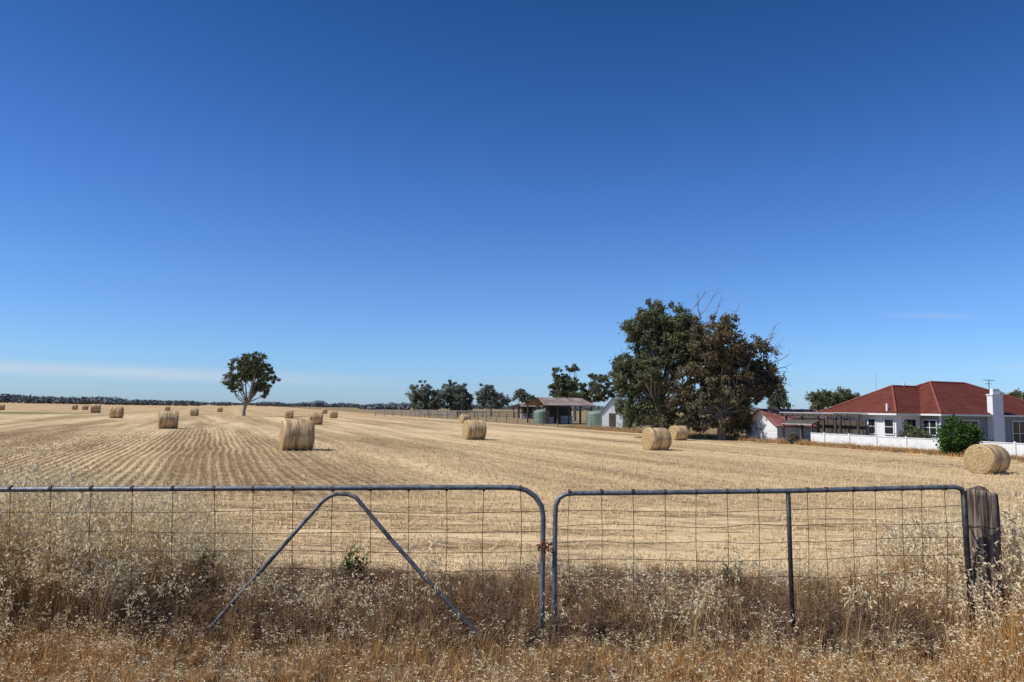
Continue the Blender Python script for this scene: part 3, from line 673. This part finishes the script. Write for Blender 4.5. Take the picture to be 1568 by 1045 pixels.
ch=MB(); a=on_s(1522,640,10.95)[0]; b2=on_s(1539,640,10.95)[0]; zt=on_s(1530,606,10.95)[1]
ch.box((a,11.0,0),(b2,11.48,2.3)); ch.box((a+.03,11.03,2.3),(b2-.03,11.47,zt)); ch.box((a-.02,10.98,zt),(b2+.02,11.5,zt+.1)); ch.box((a+.2,11.1,zt+.1),(b2-.25,11.35,zt+.5))
ch.obj("chimney",[M_trim],H,off=ho)
vn=MB()
vn.tube([(9.6,16.6,4.6),(9.6,16.6,4.95)],.09,8); vn.tube([(4.9,13.9,2.4),(4.9,13.9,3.2)],.08,8); vn.obj("roof_vents",[M_trim],H,off=ho)
an=MB(); t_,z_=on_s(1514,582,15); zr=3.6
an.tube([(t_,15,zr),(t_,15,z_)],.03,6); an.tube([(t_-.5,15,z_-.03),(t_+.5,15,z_-.03)],.025,5); an.tube([(t_-.4,15,z_-.33),(t_+.3,15,z_-.33)],.02,5)
for k in range(7): an.tube([(t_-.45+.15*k,14.8,z_-.03),(t_-.45+.15*k,15.2,z_-.03)],.015,4)
an.obj("tv_antenna",[M_shade],H,off=ho)
# ---- garage
G=empty("garden_shed",farm(3,23.2),FA); go_=(3,23.2,0)
s0,_=on_t(1190,660,.5); s1,_=on_t(1143,660,.5); sm=(s0+s1)/2; apex=on_t(1164,626,.5)[1]; ev=on_t(1190,649,.5)[1]
mb=MB(); t0,t1=.5,6.2
mb.add([(t0,s0,0),(t0,s1,0),(t0,s1,ev),(t0,sm,apex-.08),(t0,s0,ev),(t1,s0,0),(t1,s1,0),(t1,s1,ev),(t1,sm,apex-.08),(t1,s0,ev)],[(0,4,3,2,1),(5,6,7,8,9),(0,5,9,4),(1,2,7,6)],0); mb.obj("walls",[M_white],G,off=go_)
mb=MB(); sl_=(apex-ev)/(s1-sm)
for sg in (-1,1):
    e_=sm+sg*(s1-sm+.3); zz=ev-.3*sl_
    mb.add([(t0-.3,sm,apex),(t1+.2,sm,apex),(t1+.2,e_,zz),(t0-.3,e_,zz),(t0-.3,sm,apex-.07),(t1+.2,sm,apex-.07),(t1+.2,e_,zz-.07),(t0-.3,e_,zz-.07)],[(0,1,2,3),(7,6,5,4),(0,3,7,4),(1,5,6,2),(3,2,6,7)],0)
mb.obj("iron_roof",[M_rroof],G,off=go_)
gf=MB(); gg=MB(); window(gf,gg,'t',.5,on_t(1156,660,.5)[0],on_t(1168,660,.5)[0],.9,1.55,1)
gf.obj("window_frame",[M_trim],G,off=go_); gg.obj("window_pane",[M_iron],G,off=go_)
# ---- pergola carport
C_=empty("pergola",farm(4,18.4),FA); co_=(4,18.4,0); mb=MB()
for t in (1.6,3.8,6.0):
    for s in (15.6,17.4,19.2,21.0): mb.box((t-.07,s-.07,0),(t+.07,s+.07,2.2))
for t in (1.6,3.8,6.0): mb.box((t-.05,15.3,2.2),(t+.05,21.3,2.36))
mb.box((4.6,15.7,0),(4.7,20.9,1.9))
mb.add([(.8,17.2,1.55),(.8,20.6,1.55),(2.4,20.6,2.16),(2.4,17.2,2.16),(.8,17.2,1.49),(.8,20.6,1.49),(2.4,20.6,2.1),(2.4,17.2,2.1)],[(0,3,2,1),(4,5,6,7),(0,1,5,4),(0,4,7,3),(1,2,6,5)],0)
for s in (17.3,20.5): mb.box((.85,s-.05,0),(.95,s+.05,1.5))
mb.obj("posts_and_beams",[M_shade],C_,off=co_); mb=MB()
for s in np.arange(15.4,21.3,.6): mb.box((1.2,s-.03,2.363),(6.3,s+.03,2.44))
mb.box((1.17,15.3,2.37),(1.198,21.3,2.47)); mb.box((.77,17.2,1.47),(.797,20.6,1.56))
mb.obj("rafters",[M_iron],C_,off=co_)
# ---- white fence
e=empty("white_garden_fence",farm(0,6),FA); fo=(0,6,0); sE=on_t(1242,683,0)[0]; mb=MB(); mb.box((-.02,-9,.04),(.02,sE,.88)); mb.obj("panels",[M_wf],e,off=fo)
mb=MB()
for s in np.arange(-9,sE+.1,2.4): mb.box((-.1,s-.05,0),(-.022,s+.05,1.0))
mb.box((-.05,-9,.885),(.05,sE,.93)); mb.obj("posts_and_cap",[M_trim],e,off=fo)
mb=MB(); mb.box((0.03,sE-.02,.04),(5.2,sE+.02,.88)); mb.obj("return_panel",[M_wf],e,off=fo)
# ---- post and wire fence
e=empty("post_and_wire_fence",farm(0,60),FA); fo=(0,60,0); mb=MB()
for s in np.arange(17.5,190,5.2):
    h=random.uniform(.95,1.2); l=random.gauss(0,.03); mb.tube([(0,s,0),(l,s+l,h)],random.uniform(.05,.08),7,0,.05)
mb.obj("posts",[M_wood],e,off=fo); mb=MB()
for z in (.3,.6,.9): mb.tube([(.06,s,z) for s in np.arange(17.5,190,8.4)],.006,4)
mb.obj("wires",[M_wire],e,off=fo)
# ---- stockyard
e=empty("stockyard_rails",(0,0,0)); mb=MB(); a=on_z(575,637.5); b2=on_z(700,640.5); c3=on_z(800,641)
for (p,q,n) in ((a,b2,9),(b2,c3,8),(a+Vector((6,25,0)),b2+Vector((6,22,0)),8)):
    for k in range(n+1):
        r=p.lerp(q,k/n); mb.box((r.x-.08,r.y-.08,FZ),(r.x+.08,r.y+.08,FZ+1.6))
    for z in (.5,.9,1.3,1.55): mb.tube([p+Vector((0,0,z)),q+Vector((0,0,z))],.06,5)
mb.obj("rails",[M_barkd],e)
def gable_shed(name,pxL,pxR,d,zE,zA,depth,mw,mr_,rz=FA):
    a=on_y(pxL,640,d); b2=on_y(pxR,640,d); wdt=(b2.x-a.x)/math.cos(rz); e=empty(name,((a.x),d,FZ),rz)
    mb=MB()
    n=4
    for i in range(n+1):
        for yy in (0,depth/2,depth): mb.box((wdt*i/n-.1,yy-.1,0),(wdt*i/n+.1,yy+.1,zE-.02))
    for z in (.7,1.3): mb.box((.1,-.05,z),(wdt*.55,.04,z+.1))
    mb.obj("posts_and_rails",[M_shade],e); mb=MB()
    mb.box((wdt*.35,depth-.02,0),(wdt-.1,depth+.05,zE-.05)); 
    mb.obj("back_wall",[mw],e)
    mb=MB()
    mb.add([(-.6,-.6,zE),(wdt+.6,-.6,zE),(wdt+.2,depth/2,zA),(.2,depth/2,zA),(-.6,depth+.6,zE),(wdt+.6,depth+.6,zE)],[(0,1,2,3),(3,2,5,4)],0)
    mb.add([(-.6,-.6,zE-.1),(wdt+.6,-.6,zE-.1),(wdt+.2,depth/2,zA-.1),(.2,depth/2,zA-.1),(-.6,depth+.6,zE-.1),(wdt+.6,depth+.6,zE-.1)],[(3,2,1,0),(4,5,2,3)],0)
    mb.box((-.6,-.63,zE-.13),(wdt+.6,-.605,zE+.02)); mb.obj("roof",[mr_],e)
    mb=MB(); mb.box((1,2,0),(2.2,4,1.1)); mb.box((wdt*.6,3,0),(wdt*.6+1.2,5,1.3)); mb.box((4,1,0.4),(5,2,.9)); mb.obj("stored_gear",[M_iron],e)
    return e
gable_shed("open_farm_shed",836,908,118,3.0,4.3,8,M_shade,M_rroof2)
gable_shed("lean_to_shed",800,835,175,2.9,3.6,6,M_shade,M_rroof2)
def tank(px,pt,pb,wpx,name="water_tank"):
    p=on_z(px,pb); d=p.y; r=wpx*d/F/2; h=(pb-pt)*d/F; e=empty(name,p); mb=MB(); seg=32; pr=[]
    for i in range(17): pr.append((r*(1.0+.012*(i%2)),h*.82*i/16))
    pr+=[(r*.97,h*.86),(r*.6,h*.95),(r*.18,h),(0.01,h)]
    for rr,z in pr:
        for k in range(seg): mb.v.append((math.cos(k/seg*6.28318)*rr,math.sin(k/seg*6.28318)*rr,z))
    for i in range(len(pr)-1):
        for k in range(seg): mb.f.append((i*seg+k,i*seg+(k+1)%seg,(i+1)*seg+(k+1)%seg,(i+1)*seg+k)); mb.m.append(0)
    mb.obj("tank_body",[M_tank],e,True); mb=MB(); mb.tube([(r*.5,-r*.2,h*.93),(r*.5,-r*.2,h*1.08)],.25,10); mb.tube([(-r-.1,-.2,0),(-r-.1,-.2,h)],.05,6); mb.obj("lid_and_pipe",[M_tank],e)
tank(829,627,649,24); tank(914,629,654,31)
def small_gable(name,x0,x1,pb,ptop,peave,depth,rz):
    p=on_z((x0+x1)/2,pb); d=p.y; w2=(x1-x0)*d/F/2; hA=(pb-ptop)*d/F; hE=(pb-peave)*d/F; e=empty(name,p,rz); mb=MB()
    mb.add([(-w2,0,0),(w2,0,0),(w2,0,hE),(0,0,hA),(-w2,0,hE),(-w2,depth,0),(w2,depth,0),(w2,depth,hE),(0,depth,hA),(-w2,depth,hE)],[(0,1,2,3,4),(9,8,7,6,5),(0,4,9,5),(1,6,7,2)],0); mb.obj("walls",[M_white],e)
    mb=MB(); k=.2
    for sg in (-1,1): mb.add([(0,-.2,hA+.05),(sg*(w2+k),-.2,hE-.1),(sg*(w2+k),depth+.2,hE-.1),(0,depth+.2,hA+.05),(0,-.2,hA+.12),(sg*(w2+k),-.2,hE-.03),(sg*(w2+k),depth+.2,hE-.03),(0,depth+.2,hA+.12)],[(0,1,2,3),(7,6,5,4),(0,4,5,1),(1,5,6,2)],0)
    mb.obj("roof",[M_iron],e); mb=MB(); mb.box((-.45,-.04,0),(.45,.05,min(2,hE*.9))); mb.obj("door",[M_shade],e)
small_gable("white_gabled_shed",922,953,655,611,631,6,rad(-12))
small_gable("iron_shed",975,1003,652,617,628,4,rad(10))
mb=MB(); p=on_y(1341,600,120); q=on_y(1341,569,120); mb.tube([(p.x,120,FZ),(q.x,120,q.z)],.05,6,0,.03); mb.obj("radio_mast",[M_iron])
def shrub(name,px,pt,pb,rpx,d,leaf,n=9000,ls=.1):
    b_=on_y(px,pb,d); zt=on_y(px,pt,d).z; h=zt-FZ; r=rpx*d/F; e=empty(name,(b_.x,d,FZ)); C=[]
    for i in range(34):
        v=rng.normal(size=3); v/=np.linalg.norm(v); v*=rng.random()**.4; C.append(np.array([v[0]*r*.85,v[1]*r*.8,h*.52+v[2]*h*.4]))
    P_=np.concatenate([c+rng.normal(size=(n//34,3))*r*.14 for c in C]); P_[:,2]=np.maximum(P_[:,2],.03)
    quads_obj("leaves",leaf_quads(P_,ls,.5),leaf,e); mb=MB()
    for c in C[:12]: mb.tube([(0,0,0),tuple(c*.5+np.array([0,0,.1])),tuple(c)],.05,5,0,.015)
    mb.obj("stems",[M_bark],e)
shrub("lemon_tree",1466,640,684,32,44.2,L_lem,9000,.09)
shrub("garden_shrub",1397,648,672,24,50,L_gum,7000,.09)
shrub("garden_shrub",1512,672,690,16,44,L_gum,3000,.08)
shrub("garden_shrub",1215,662,683,8,57,L_brn,2000,.09)
